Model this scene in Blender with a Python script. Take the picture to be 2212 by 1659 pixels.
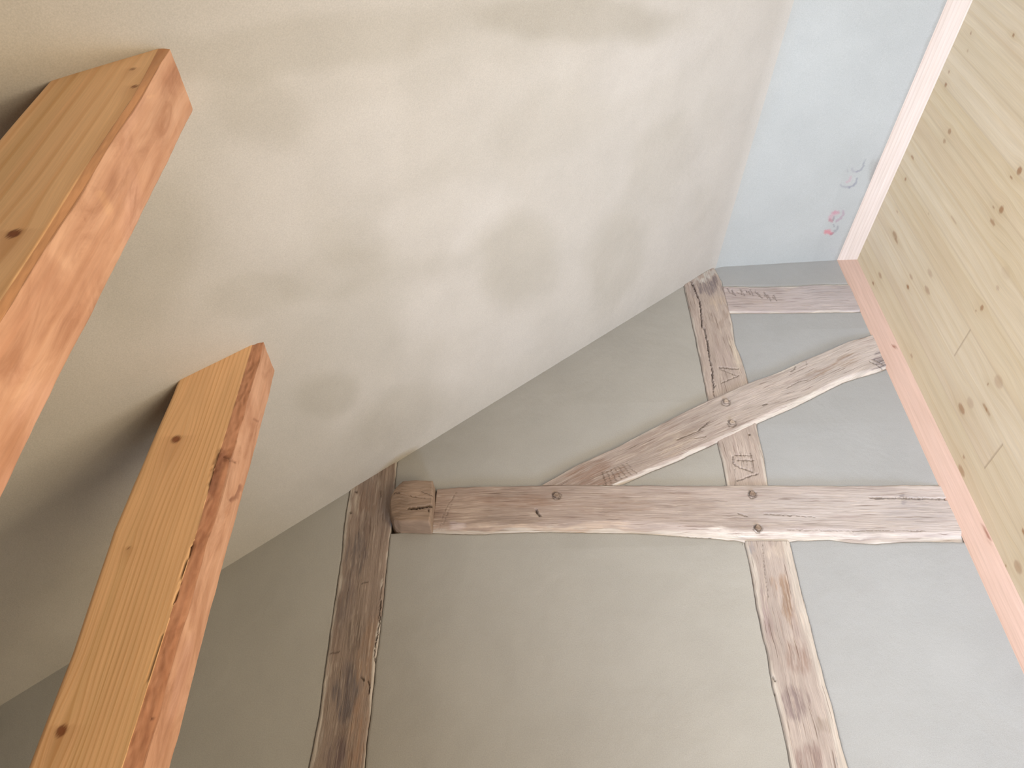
import bpy, math
import numpy as np
from mathutils import Matrix, Vector
from mathutils.geometry import tessellate_polygon

for o in list(bpy.data.objects):
    bpy.data.objects.remove(o)
SC = bpy.context.scene
COL = SC.collection

# ------------------------------------------------------------------ camera
F = 1700.0; CX, CY = 1106.0, 829.5          # focal length and centre in pixels of the 2212 x 1659 frame
S = 1.6                                      # gable wall stands 1.6 m in front of the camera
CAMZ = 1.5                                   # eye height
R = np.array([[0.99948304, -0.02439919, -0.02093619],
              [0.03205358, 0.70575209, 0.70773339],
              [-0.00249236, -0.7080386, 0.70616933]])   # rows: room x, y, z seen in camera axes
cam_d = bpy.data.cameras.new('camera'); cam = bpy.data.objects.new('camera', cam_d); COL.objects.link(cam)
cam_d.sensor_width = 36.0; cam_d.lens = 36.0 * F / 2212.0; cam_d.clip_start = 0.02
m = Matrix.Identity(4)
for i in range(3):
    m[i][0] = R[i, 0]; m[i][1] = -R[i, 1]; m[i][2] = -R[i, 2]
m[2][3] = CAMZ
cam.matrix_world = m
SC.camera = cam

# ------------------------------------------------------------------ world, lights, exposure
SC.view_settings.view_transform = 'Standard'
SC.view_settings.look = 'None'
SC.view_settings.gamma = 1.0
SC.view_settings.use_curve_mapping = False
SC.view_settings.exposure = 0.0
wd = bpy.data.worlds.new('sky'); SC.world = wd; wd.use_nodes = True
bg = wd.node_tree.nodes['Background']; bg.inputs[0].default_value = (0.75, 0.87, 1.0, 1); bg.inputs[1].default_value = 0.3

def area(name, loc, target, sx, sy, power, spread=180):
    """power is watts of red, green and blue light"""
    l = bpy.data.lights.new(name, 'AREA'); l.shape = 'RECTANGLE'; l.size = sx; l.size_y = sy
    mx = max(power); l.energy = mx; l.color = [p / mx for p in power]; l.spread = math.radians(spread)
    o = bpy.data.objects.new(name, l); COL.objects.link(o)
    o.location = loc
    o.rotation_euler = (Vector(target) - Vector(loc)).to_track_quat('-Z', 'Y').to_euler()
    return o
# daylight of the side window below the boarding; the floor, low and rear lights are
# unseen fill, added to brighten ceiling, wall and boarding; all of them outside the picture
area('daylight_side', (1.0, 0.5, 1.3), (0.3, 0.5, 2.0), 0.8, 0.7, (17.7, 14.5, 10.3))
area('daylight_side_near', (1.0, -0.1, 1.3), (0.2, 0.1, 2.2), 0.7, 0.7, (12.8, 10.7, 7.7))
area('fill_floor', (0.75, 0.9, 0.3), (0.75, 0.9, 3.0), 0.5, 0.5, (9.3, 11.0, 14.0), 70)  # added stand-in for light thrown up from the floor
area('fill_low_left', (-1.85, -1.8, 0.9), (0.0, -1.2, 2.0), 0.9, 0.9, (10.3, 10.2, 9.5))
area('fill_rear_right', (0.6, -2.6, 1.2), (1.0, 1.6, 2.2), 0.6, 0.6, (1.35, 1.5, 1.75), 30)
area('fill_rear', (-0.5, -2.6, 1.0), (1.0, 1.0, 2.8), 0.6, 0.6, (5.0, 5.0, 5.1), 40)

# ------------------------------------------------------------------ helpers
def n_(v):
    v = np.asarray(v, float); return v / np.linalg.norm(v)
def ray(px, py):
    return R @ np.array([px - CX, py - CY, F])
def hit(px, py, o, nn):
    r = ray(px, py); o = np.asarray(o, float) - np.array([0, 0, CAMZ])
    return r * ((o @ nn) / (r @ nn)) + np.array([0, 0, CAMZ])
def W(px, py, dy=0.0):                      # a point of the photograph on the gable wall plane
    r = ray(px, py); p = r * ((S - dy) / r[1]); p[2] += CAMZ
    return p
def WL(pts):
    return np.array([[W(*p)[0], W(*p)[2]] for p in pts])

def _h(ix, iy, iz, seed):
    n = (ix * 374761393 + iy * 668265263 + iz * 2147483647 + seed * 1274126177) & 0xFFFFFFFF
    n = ((n ^ (n >> 13)) * 1274126177) & 0xFFFFFFFF
    n = n ^ (n >> 16)
    return (n & 0xFFFFFF) / float(0xFFFFFF)
def vn(p, seed=0):                          # value noise, -1..1
    p = np.asarray(p, float); i = np.floor(p).astype(np.int64); f = p - i; f = f * f * (3 - 2 * f)
    r = 0
    for a in (0, 1):
        for b in (0, 1):
            for c in (0, 1):
                w = (f[..., 0] if a else 1 - f[..., 0]) * (f[..., 1] if b else 1 - f[..., 1]) * (f[..., 2] if c else 1 - f[..., 2])
                r = r + w * _h(i[..., 0] + a, i[..., 1] + b, i[..., 2] + c, seed)
    return r * 2 - 1
def fbm(p, seed=0, o=3):
    p = np.asarray(p, float); r = 0; a = 1; t = 0
    for k in range(o):
        r = r + a * vn(p * (2 ** k), seed + k * 7); t += a; a *= .5
    return r / t
def st3(x, y, z=0.0):
    x = np.asarray(x, float); return np.stack([x, np.asarray(y, float) + 0 * x, np.asarray(z, float) + 0 * x], -1)
def sm(a, b, x):
    t = np.clip((x - a) / (b - a), 0, 1); return t * t * (3 - 2 * t)
def lin(*c):
    c = np.array(c, float) / 255.0
    return np.where(c <= .04045, c / 12.92, ((c + .055) / 1.055) ** 2.4)

def tagit(o, label=None, cat=None, group=None, kind=None):
    if label: o['label'] = label
    if cat: o['category'] = cat
    if group: o['group'] = group
    if kind: o['kind'] = kind
    return o
def mk(name, verts, faces, mat, parent=None, uv=None, col=None, smooth=True):
    me = bpy.data.meshes.new(name)
    verts = np.asarray(verts, float)
    me.from_pydata(verts.tolist(), [], faces if isinstance(faces, list) else faces.tolist())
    if uv is not None:
        l = me.uv_layers.new(name='UVMap')
        li = np.empty(len(me.loops), np.int32); me.loops.foreach_get('vertex_index', li)
        l.data.foreach_set('uv', np.asarray(uv, float)[li].astype(np.float32).ravel())
    a = me.color_attributes.new('col', 'FLOAT_COLOR', 'POINT')
    c = np.ones((len(verts), 4), np.float32)
    if col is not None: c[:, :3] = col
    a.data.foreach_set('color', c.ravel())
    if smooth: me.polygons.foreach_set('use_smooth', np.ones(len(me.polygons), bool))
    me.materials.append(mat); me.update()
    o = bpy.data.objects.new(name, me); COL.objects.link(o)
    if parent: o.parent = parent
    return o
def gridf(N, M, flip=False, off=0, closed=False):
    i = np.arange(N - 1)[:, None]; j = np.arange(M if closed else M - 1)[None, :]
    a = i * M + j; b = i * M + (j + 1) % M; c = b + M; d = a + M
    q = np.stack([a, b, c, d], -1).reshape(-1, 4) + off
    return q[:, ::-1] if flip else q
def boxvf(x0, x1, y0, y1, z0, z1, off=0):
    v = [(x, y, z) for z in (z0, z1) for y in (y0, y1) for x in (x0, x1)]
    f = [(0, 2, 3, 1), (4, 5, 7, 6), (0, 1, 5, 4), (2, 6, 7, 3), (0, 4, 6, 2), (1, 3, 7, 5)]
    return v, [tuple(k + off for k in q) for q in f]

# ------------------------------------------------------------------ materials
def mat(name, rough=.85, spec=.3):
    mt = bpy.data.materials.new(name); mt.use_nodes = True
    nt = mt.node_tree; b = nt.nodes['Principled BSDF']; b.inputs['Roughness'].default_value = rough
    b.inputs['Specular IOR Level'].default_value = spec
    return mt, nt, b
def nd(nt, t, **k):
    n = nt.nodes.new(t)
    for a, v in k.items():
        if a in n.inputs.keys(): n.inputs[a].default_value = v
        else: setattr(n, a, v)
    return n
def ramp(nt, src, stops):
    r = nt.nodes.new('ShaderNodeValToRGB'); e = r.color_ramp.elements
    while len(e) < len(stops): e.new(.5)
    for k, (p, c) in enumerate(stops):
        e[k].position = p; e[k].color = (c, c, c, 1) if not hasattr(c, '__len__') else (*c, 1)
    nt.links.new(src, r.inputs[0]); return r.outputs[0]
def mul(nt, a, b, f=1.0, mode='MULTIPLY'):
    x = nt.nodes.new('ShaderNodeMix'); x.data_type = 'RGBA'; x.blend_type = mode; x.inputs[0].default_value = f
    nt.links.new(a, x.inputs[6]); nt.links.new(b, x.inputs[7]); return x.outputs[2]
def noise(nt, vec, scale, detail=3, rough=.5, sc=None, dist=0):
    if sc:
        mp = nt.nodes.new('ShaderNodeMapping'); mp.inputs['Scale'].default_value = sc; nt.links.new(vec, mp.inputs[0]); vec = mp.outputs[0]
    n = nd(nt, 'ShaderNodeTexNoise', Scale=scale, Detail=detail, Roughness=rough, Distortion=dist); nt.links.new(vec, n.inputs['Vector'])
    return n.outputs['Fac']
def bump(nt, b, h, dist, strength=1.0, prev=None):
    n = nd(nt, 'ShaderNodeBump', Strength=strength, Distance=dist); nt.links.new(h, n.inputs['Height'])
    if prev: nt.links.new(prev, n.inputs['Normal'])
    nt.links.new(n.outputs[0], b.inputs['Normal']); return n.outputs[0]

def clay(name):
    mt, nt, b = mat(name, .93, .15)
    at = nd(nt, 'ShaderNodeAttribute', attribute_name='col').outputs['Color']
    tc = nt.nodes.new('ShaderNodeTexCoord').outputs['Object']
    g = ramp(nt, noise(nt, tc, 420, 2, .7), [(.3, .90), (.7, 1.05)])
    g2 = ramp(nt, noise(nt, tc, 7, 4, .6), [(.3, .965), (.7, 1.03)])
    c = mul(nt, mul(nt, at, g), g2); nt.links.new(c, b.inputs['Base Color'])
    p = bump(nt, b, noise(nt, tc, 5, 3, .5, dist=.6), .006, .8)
    p = bump(nt, b, noise(nt, tc, 38, 3, .55), .0010, .8, p)
    bump(nt, b, noise(nt, tc, 480, 2, .6), .00035, 1, p)
    return mt
M_CLAY = clay('clay_plaster')

def wood(name, rough, lines, mid, bumpd, hair=False, spec=.25, ring=None, swirl=False):
    mt, nt, b = mat(name, rough, spec)
    at = nd(nt, 'ShaderNodeAttribute', attribute_name='col').outputs['Color']
    uv = nd(nt, 'ShaderNodeUVMap', uv_map='UVMap').outputs[0]
    n1 = noise(nt, uv, 1, 4, .6, sc=(lines, lines * .022, 1))
    n2 = noise(nt, uv, 1, 3, .5, sc=(mid, mid * .09, 1), dist=.4)
    lo, hi = (.80, 1.14) if hair else (.93, 1.05)
    c = mul(nt, at, ramp(nt, n1, [(.3, lo), (.7, hi)]))
    c = mul(nt, c, ramp(nt, n2, [(.3, (.91, .90, .89) if hair else (.96, .945, .92)), (.7, (1.10, 1.10, 1.10) if hair else (1.03, 1.03, 1.03))]))
    pn = None
    if swirl:                                # tangential, swirling grain
        sw = noise(nt, uv, 1, 5, .62, sc=(22, 7, 1), dist=1.6)
        c = mul(nt, c, ramp(nt, sw, [(.32, (.80, .73, .68)), (.5, (1.0, .99, .98)), (.68, (1.10, 1.12, 1.13))]))
    if hair:
        h = ramp(nt, noise(nt, uv, 1, 2, .7, sc=(230, 7, 1)), [(.33, (.42, .36, .32)), (.38, 1.0)])
        c = mul(nt, c, h, .75)
        pn = bump(nt, b, noise(nt, uv, 1, 2, .7, sc=(230, 7, 1)), bumpd * .8, .6)
    if ring:
        mp = nt.nodes.new('ShaderNodeMapping'); mp.inputs['Scale'].default_value = (ring[0], ring[0] * .02, 1); nt.links.new(uv, mp.inputs[0])
        w = nd(nt, 'ShaderNodeTexWave', wave_type='BANDS', bands_direction='X', wave_profile='SAW', Scale=1.0, Distortion=ring[1], Detail=2.0)
        w.inputs['Detail Scale'].default_value = .9
        nt.links.new(mp.outputs[0], w.inputs['Vector'])
        msk = ramp(nt, noise(nt, uv, 1, 2, .5, sc=(13, 1.2, 1)), [(.35, .35), (.65, 1.0)])
        rr = ramp(nt, w.outputs['Fac'], [(0, (1.03, 1.03, 1.03)), (.55, (1.0, .99, .98)), (.88, ring[2]), (1.0, (.97, .96, .94))])
        x = nt.nodes.new('ShaderNodeMix'); x.data_type = 'RGBA'; x.blend_type = 'MULTIPLY'
        nt.links.new(msk, x.inputs[0]); nt.links.new(c, x.inputs[6]); nt.links.new(rr, x.inputs[7]); c = x.outputs[2]
    nt.links.new(c, b.inputs['Base Color'])
    bump(nt, b, n1, bumpd, .8, pn)
    return mt
M_OAK = wood('weathered_oak', .8, 620, 60, .0014, hair=True)
M_LARCH = wood('oiled_larch', .55, 420, 45, .0003, ring=(40.0, 1.5, (.80, .68, .55)))
M_LARCH_WIDE = wood('oiled_larch_wide_grain', .55, 300, 26, .0003, ring=(15.0, 3.5, (.90, .80, .70)), swirl=False)
M_SAWN = wood('planed_larch_edge', .6, 260, 60, .0005, ring=(9.0, 8.0, (.93, .87, .82)), swirl=True)
M_PINE = wood('pine_board', .45, 380, 34, .0001, ring=(11.0, 2.2, (.955, .92, .85)), spec=.3)
M_STRIP = wood('planed_pine_strip', .6, 420, 60, .0002, ring=(24.0, 1.5, (.93, .90, .88)))
mt, nt, b_ = mat('dark_gap', .95, .1); b_.inputs['Base Color'].default_value = (*lin(70, 58, 48), 1); M_GAP = mt
mt, nt, b_ = mat('floor_boards', .6)
tc = nt.nodes.new('ShaderNodeTexCoord').outputs['Object']
c_ = ramp(nt, noise(nt, tc, 1, 4, .6, sc=(40, 1.5, 1)), [(.3, tuple(lin(96, 84, 74))), (.7, tuple(lin(116, 104, 92)))])
nt.links.new(c_, b_.inputs['Base Color']); M_FLOOR = mt
mt, nt, b_ = mat('white_window_paint', .4); b_.inputs['Base Color'].default_value = (.8, .8, .78, 1); M_WHITE = mt

# ------------------------------------------------------------------ the planes of the room
C1 = W(1543, 577); A = W(1808, 562); S3 = W(0, 1525)
J = n_(np.array([-0.08645785, 0.99625551, 0.0]))            # direction of the ceiling crease and the panelled wall
ns = n_(np.cross(S3 - C1, J));  nc = n_(np.cross(A - C1, J))
if ns[2] > 0: ns = -ns
if nc[2] > 0: nc = -nc
def zs(x, y):  # sloping ceiling height
    return C1[2] - (ns[0] * (x - C1[0]) + ns[1] * (y - C1[1])) / ns[2]
def zc(x, y):
    return C1[2] - (nc[0] * (x - C1[0]) + nc[1] * (y - C1[1])) / nc[2]
B2 = W(2212, 1457)
PU = n_(A - B2)                                             # up the panelled wall
PN = n_(np.cross(J, PU))
if PN[0] > 0: PN = -PN                                      # faces the room
PO = A + np.array([0.0368, 0, 0])                           # a point of the panel face

def blot(px, py, lst):
    """soft patches: (cx, cy, rx, ry, angle in degrees, strength)"""
    r = 0
    for cx, cy, rx, ry, an, s in lst:
        a = math.radians(an); dx = px - cx; dy = py - cy
        u = (dx * math.cos(a) + dy * math.sin(a)) / rx; v = (-dx * math.sin(a) + dy * math.cos(a)) / ry
        r = r + s * (1 - sm(.55, 1.15, np.sqrt(u * u + v * v)))
    return r
def to_px(P):
    d = (P - np.array([0, 0, CAMZ])) @ R                    # into camera axes, only to look up where a stain of the wall is
    z = np.where(d[..., 2] > .05, d[..., 2], .05)
    return CX + F * d[..., 0] / z, CY + F * d[..., 1] / z

# ------------------------------------------------------------------ sloping ceiling
def nonuni(lo, hi, a, b, fine, coarse):
    r = [np.arange(lo, a, coarse)] if a > lo else []
    r.append(np.arange(max(a, lo), min(b, hi), fine))
    if b < hi: r.append(np.arange(b, hi, coarse))
    r.append(np.array([hi])); return np.concatenate(r)
sd = n_(S3 - C1)
us = np.r_[np.arange(0, .048, .004), nonuni(.048, 3.25, .048, 2.4, .012, .06)]                      # down the slope
vs = nonuni(-.03, 4.9, -.03, 2.3, .012, .08)                 # away from the gable wall
U, V = np.meshgrid(us, vs, indexing='ij')
P = C1[None, None] + U[..., None] * sd - V[..., None] * J
SLOPE_B = [(1120, 560, 95, 115, 20, -.055), (1330, 560, 70, 140, 20, -.045), (720, 590, 150, 60, -15, -.03), (330, 560, 120, 190, 20, -.05),
           (620, 100, 480, 70, -8, -.05), (1250, 40, 260, 60, 5, -.075), (560, 240, 120, 90, 30, -.035), (940, 480, 170, 90, -20, .035),
           (560, 420, 120, 150, 10, .03), (1180, 260, 150, 90, -30, -.025), (700, 850, 80, 60, -20, -.05), (860, 900, 110, 70, -30, -.04),
           (560, 640, 120, 55, -15, -.035), (760, 520, 90, 60, 0, -.03), (980, 660, 130, 70, -20, .02), (1430, 340, 70, 120, 25, -.03),
           (410, 900, 60, 60, 0, -.03), (820, 300, 220, 110, -20, .02), (1400, 130, 200, 60, -30, .025), (1050, 760, 140, 60, -30, .02)]
wx, wy = to_px(P)
wx = wx + 30 * fbm(P * 5, 3) + 12 * fbm(P * 14, 5); wy = wy + 30 * fbm(P * 5, 13) + 12 * fbm(P * 14, 15)
tone = 1 + 1.9 * blot(wx, wy, SLOPE_B) + .02 * fbm(P * np.array([2.5, 4, 4]), 21)
tone = tone - .035 * sm(.15, .35, fbm(P * 2.6, 33, 4)) + .02 * sm(.1, .3, fbm(P * 3.4, 44, 4))
base = lin(213, 200, 186) * np.array([.737, .806, .867])
warm = sm(.0, 1.2, U)
colr = base * tone[..., None] ** np.array([1.0, 1.06, 1.3])
off = .0025 * fbm(P * 3.1, 51, 2) + .0012 * fbm(P * 9, 52, 2)
off = off * sm(0, .05, V) * sm(0, .04, U)
NB = n_(ns + nc)
P2 = P + ns * off[..., None] + NB * (.0075 * np.clip(1 - U / .045, 0, 1) ** 2)[..., None]
# the lower edge on the wall is slightly uneven
mk('ceiling_slope', P2.reshape(-1, 3), gridf(*U.shape, flip=False), M_CLAY, uv=np.stack([U, V], -1).reshape(-1, 2), col=colr.reshape(-1, 3))
tagit(bpy.data.objects['ceiling_slope'], kind='structure')

# ------------------------------------------------------------------ flat ceiling with faint marks
cd = n_(A - C1)
L = float(np.linalg.norm(A - C1)) + .045
uc = np.concatenate([np.arange(0, .048, .004), np.arange(.048, .24, .012), np.arange(.24, L, .0022), [L]])
vc = np.concatenate([np.arange(-.03, .02, .01), np.arange(.02, .36, .0022), np.arange(.36, 2.4, .02), np.arange(2.4, 4.9, .1), [4.9]])
U, V = np.meshgrid(uc, vc, indexing='ij')
P = C1 + U[..., None] * cd - V[..., None] * J
px, py = to_px(P)
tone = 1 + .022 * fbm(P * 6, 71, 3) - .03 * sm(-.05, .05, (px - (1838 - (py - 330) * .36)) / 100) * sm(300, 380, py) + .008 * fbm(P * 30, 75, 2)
colr = lin(206, 208, 206) * np.array([.72, .733, .736]) * tone[..., None]
def segd(px, py, pl):
    d = np.full(np.shape(px), 1e9)
    for (x0, y0), (x1, y1) in zip(pl[:-1], pl[1:]):
        dx, dy = x1 - x0, y1 - y0; t = np.clip(((px - x0) * dx + (py - y0) * dy) / (dx * dx + dy * dy + 1e-9), 0, 1)
        d = np.minimum(d, np.hypot(px - x0 - t * dx, py - y0 - t * dy))
    return d
# scribbled marks: grey strokes with pinkish smears (pl, half width px, colour, strength)
jx = px + 2.0 * vn(P * 240, 81); jy = py + 2.0 * vn(P * 240, 82)
MARKS = [([(1865, 348), (1865, 360), (1860, 367), (1850, 371)], 2.0, (120, 122, 135), .55), ([(1839, 364), (1843, 370), (1852, 371)], 2.0, (140, 135, 148), .4),
         ([(1831, 368), (1832, 371)], 2.0, (135, 130, 140), .4),
         ([(1851, 385), (1849, 394), (1843, 401), (1834, 404)], 2.0, (110, 112, 130), .55), ([(1816, 399), (1822, 404), (1834, 404)], 1.8, (130, 128, 142), .45),
         ([(1838, 382), (1834, 391), (1828, 394)], 2.2, (190, 140, 155), .4),
         ([(1800, 459), (1806, 457), (1812, 459)], 3.0, (190, 110, 130), .45), ([(1794, 470), (1799, 463), (1806, 461)], 4.2, (196, 128, 146), .45),
         ([(1792, 476), (1796, 477)], 3.5, (170, 90, 105), .6), ([(1802, 469), (1800, 475)], 2.0, (110, 80, 100), .5), ([(1806, 478), (1815, 472), (1822, 464), (1821, 456)], 2.2, (160, 120, 140), .5),
         ([(1784, 501), (1789, 500), (1793, 503)], 4.5, (205, 100, 112), .7), ([(1795, 506), (1800, 503)], 2.0, (150, 90, 105), .6),
         ([(1802, 500), (1809, 495), (1810, 489)], 1.9, (125, 122, 130), .5), ([(1801, 486), (1802, 490)], 1.6, (120, 118, 125), .5),
         ([(1796, 540), (1799, 541)], 4.0, (170, 172, 175), .35)]
for pl, w, c, s in MARKS:
    k = (1 - sm(w * .3, w * 1.7, segd(jx, jy, pl))) * s * .85
    colr = colr * (1 - k[..., None]) + lin(*c) * k[..., None]
# shadow line along the wooden strip, painted into the ceiling colour, with a wider spot
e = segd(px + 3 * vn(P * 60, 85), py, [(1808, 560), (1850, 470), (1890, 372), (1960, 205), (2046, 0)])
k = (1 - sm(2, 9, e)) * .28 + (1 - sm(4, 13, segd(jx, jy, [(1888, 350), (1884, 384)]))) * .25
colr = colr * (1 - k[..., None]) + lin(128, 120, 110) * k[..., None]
off = (.0015 * fbm(P * 4, 91, 2) + .0006 * fbm(P * 12, 92, 2)) * sm(0, .06, U)
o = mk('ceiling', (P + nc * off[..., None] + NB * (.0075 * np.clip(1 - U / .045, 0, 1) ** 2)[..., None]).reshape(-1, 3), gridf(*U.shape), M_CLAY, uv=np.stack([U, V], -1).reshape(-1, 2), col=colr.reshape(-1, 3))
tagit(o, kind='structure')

# ------------------------------------------------------------------ gable wall timbers
def wob(xz, amp=.0013):                     # same small waver for a timber edge and the plaster against it
    p = st3(xz[..., 0], xz[..., 1], 0)
    return xz + amp * np.stack([fbm(p * 26, 101, 3) + .5 * fbm(p * 90, 103, 2), fbm(p * 26, 102, 3) + .5 * fbm(p * 90, 104, 2)], -1)
def resample(pl, n):
    pl = np.asarray(pl, float); d = np.r_[0, np.cumsum(np.hypot(*np.diff(pl, axis=0).T))]
    t = np.linspace(0, d[-1], n); return np.stack([np.interp(t, d, pl[:, k]) for k in (0, 1)], -1)
def smooth_pl(pl, step=.004):
    pl = np.asarray(pl, float); d = np.r_[0, np.cumsum(np.hypot(*np.diff(pl, axis=0).T))]
    return resample(pl, max(2, int(d[-1] / step)))

O = {}   # outlines (x, z on the wall)
O['tie_t'] = WL([(945, 1060), (1039, 1055), (1248, 1051), (1450, 1053), (1569, 1052), (1660, 1052), (1819, 1053), (2022, 1048), (2076, 1047)])
O['tie_b'] = WL([(934, 1151), (983, 1153), (1039, 1154), (1133, 1149), (1248, 1149), (1380, 1152), (1450, 1157), (1545, 1163), (1592, 1167), (1609, 1171), (1704, 1171), (1722, 1166.5), (1792, 1166), (1847, 1172), (1887, 1175), (1947, 1170), (2082, 1170), (2134, 1170)])
O['br_t'] = WL([(1168, 1052), (1244, 1010), (1327, 972), (1410, 929), (1486, 889), (1530, 869), (1616.5, 831), (1685, 806), (1718, 789.5), (1743, 779), (1786.5, 760.6), (1830, 741), (1877, 726), (1912, 711)])
O['br_b'] = WL([(1334.5, 1051), (1410, 1017), (1450, 1001), (1497, 979), (1548, 956), (1602, 930.6), (1656, 905), (1710.6, 882), (1765, 854.6), (1822.7, 825.7), (1855, 815), (1877, 809.4), (1911, 798.6), (1950, 782)])
O['up_l'] = WL([(1477, 617), (1490, 674), (1502.6, 731.7), (1515, 793), (1530, 865.5), (1549.6, 957.7), (1558.7, 992), (1571, 1051)])
O['up_r'] = WL([(1542, 578), (1558.7, 608.7), (1571, 659), (1582, 699), (1587.6, 742.5), (1602, 775), (1616.5, 829), (1634.6, 918), (1642, 956), (1651, 995.7), (1659, 1051)])
O['ra_t'] = WL([(1562, 618.4), (1616, 620), (1673, 620), (1715, 619), (1732, 618), (1758, 615), (1828.6, 614), (1862, 613)])
O['ra_b'] = WL([(1575, 676), (1635, 676.3), (1701, 676), (1853, 673.7), (1888, 673)])
lp = WL([(757, 1059), (748, 1108), (739.7, 1189), (724.7, 1292), (711.9, 1377), (703, 1441), (690.5, 1540), (684, 1578), (667, 1659)])
O['lp_l'] = np.vstack([lp, [lp[-1, 0] + .01, 0.0]])
lp = WL([(858, 997), (854, 1041), (843.4, 1151), (837.6, 1200), (831.7, 1257), (821, 1364.8), (810, 1444.6), (801, 1536.6), (791.8, 1610), (787, 1659)])
O['lp_r'] = np.vstack([lp, [lp[-1, 0] + .01, 0.0]])
lp = WL([(1608.5, 1169.7), (1625.7, 1255.7), (1635, 1318), (1647.6, 1371.5), (1660, 1427.8), (1668, 1481), (1685, 1546.6), (1700.8, 1621.7), (1707, 1659)])
O['rp_l'] = np.vstack([lp, [lp[-1, 0] - .02, 0.0]])
lp = WL([(1705.5, 1169.7), (1716.4, 1215), (1729, 1271), (1747.7, 1340), (1763, 1402.7), (1779, 1465), (1797.7, 1524.7), (1810, 1578), (1822.7, 1628), (1831.5, 1659)])
O['rp_r'] = np.vstack([lp, [lp[-1, 0] - .02, 0.0]])

def wpx(x, z, dy=0.0):
    return to_px(np.stack([x, np.full_like(x, S - dy), z], -1))

def timber(name, a, b, vis, base, proud, cha=(.004, .003), chb=(.004, .003), grooves=(), stains=(), pale=(.012, .012), seed=0, step=.0022, wmm=None,
           label=None, cat='beam', grad=None, tap=0.0):
    """a, b: the two long edges on the wall; vis: share of the length built finely; ch: chamfer (width, depth) at each edge"""
    a = smooth_pl(a); b = smooth_pl(b)
    Ltot = max(np.hypot(*np.diff(a, axis=0).T).sum(), np.hypot(*np.diff(b, axis=0).T).sum())
    nf = int(Ltot * vis / step)
    t = np.linspace(0, vis, nf)
    if vis < 1: t = np.r_[t, np.linspace(vis, 1, 12)[1:]]
    def at(pl, t):
        d = np.linspace(0, 1, len(pl)); return np.stack([np.interp(t, d, pl[:, k]) for k in (0, 1)], -1)
    ea = wob(at(a, t)); eb = wob(at(b, t))
    wd_ = np.hypot(*(eb - ea).T)
    wm = float(np.median(wd_))
    s = np.unique(np.r_[0, .0015 / wm, .003 / wm, .005 / wm, np.linspace(.007 / wm, 1 - .007 / wm, int(wm / step)), 1 - .005 / wm, 1 - .003 / wm, 1 - .0015 / wm, 1])
    gap = .0006 / wm
    ss = gap + s * (1 - 2 * gap)
    X = ea[:, None, 0] + (eb - ea)[:, None, 0] * ss; Z = ea[:, None, 1] + (eb - ea)[:, None, 1] * ss
    U_ = s[None, :] * wd_[:, None]; T = (t * Ltot)[:, None] + 0 * X
    pn = st3(T * 9, seed * 3.1 + 0 * T)
    wa = 1 + .55 * fbm(pn, seed + 5, 3); wb = 1 + .55 * fbm(pn + 50, seed + 9, 3)
    dl = U_; dr = wd_[:, None] - U_
    ya = cha[1] * wa * (1 - sm(0, 1, dl / (cha[0] * wa + 1e-6))); yb = chb[1] * wb * (1 - sm(0, 1, dr / (chb[0] * wb + 1e-6)))
    pr_ = proud * (1 - tap * sm(.80, .99, T / Ltot))
    y = S - pr_ + ya + yb
    y = y - .0012 * fbm(st3(T * 8, U_ * 22, seed), seed + 11, 3) - .0005 * fbm(st3(T * 16, U_ * 300, seed), seed + 12, 2)
    px, py = wpx(X, Z, proud)
    col = np.broadcast_to(lin(*base), X.shape + (3,)).copy()
    tn = fbm(st3(T * 6, U_ * 30, seed), seed + 15, 4)
    col *= (1 + .16 * tn)[..., None]
    if grad is not None:                     # change of the timber's colour along its length
        g = np.clip(T / Ltot / (1 if vis == 1 else vis), 0, 1)[..., None]; col = col * (1 - g) + g * lin(*grad) * (1 + .14 * tn)[..., None]
    jx = px + 20 * fbm(st3(T * 16, U_ * 70, 1), seed + 21, 4); jy = py + 20 * fbm(st3(T * 16, U_ * 70, 2), seed + 22, 4)
    for cx, cy, rx, ry, an, c, k_ in stains:
        k = np.clip(blot(jx, jy, [(cx, cy, rx, ry, an, 1.0)]) * k_ * (1 + 1.6 * fbm(st3(T * 24, U_ * 320, 3), seed + 31, 4)), 0, 1)[..., None]
        col = col * (1 - k) + lin(*c) * k
    # lime and clay smeared along the edges
    for d, pw, sd_ in ((dl, pale[0], 41), (dr, pale[1], 43)):
        nz = fbm(st3(T * 14, U_ * 90, 7), seed + sd_, 3)
        k = (.75 * (1 - sm(pw * .3, pw * 1.2, d + .012 * nz)))[..., None] if pw > 0 else 0
        col = col * (1 - k) + lin(196, 184, 168) * k
    for pl, w, dep, dark in grooves:
        d = segd(px + 1.2 * vn(st3(X * 300, Z * 300), seed + 61), py + 1.2 * vn(st3(X * 300, Z * 300), seed + 62), pl)
        k = 1 - sm(w * .35, w * 1.15, d); y = y + dep * k; k = (k * dark)[..., None]
        col = col * (1 - k) + lin(62, 50, 42) * k
    N, M = X.shape
    col = col ** .82 * np.array([1.0, 1.02, 1.06])
    gm = col.mean(-1, keepdims=True); col = gm + (col - gm) * .80
    fl = sm(.25, .6, fbm(st3(T * 20, U_ * 340, 11), seed + 71, 3))[..., None] * .30; col = col * (1 - fl) + lin(214, 200, 186) * fl
    fl = sm(.2, .6, fbm(st3(T * 9, U_ * 120, 13), seed + 73, 4))[..., None] * .30; col = col * (1 - fl) + col * lin(190, 170, 168) * fl
    Pf = np.stack([X, y, Z], -1)
    back0 = Pf[:, :1].copy(); back0[:, :, 1] = S + .035; back1 = Pf[:, -1:].copy(); back1[:, :, 1] = S + .035
    Pf = np.concatenate([back0, Pf, back1], 1); col = np.concatenate([col[:, :1] * .6, col, col[:, -1:] * .6], 1)
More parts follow.
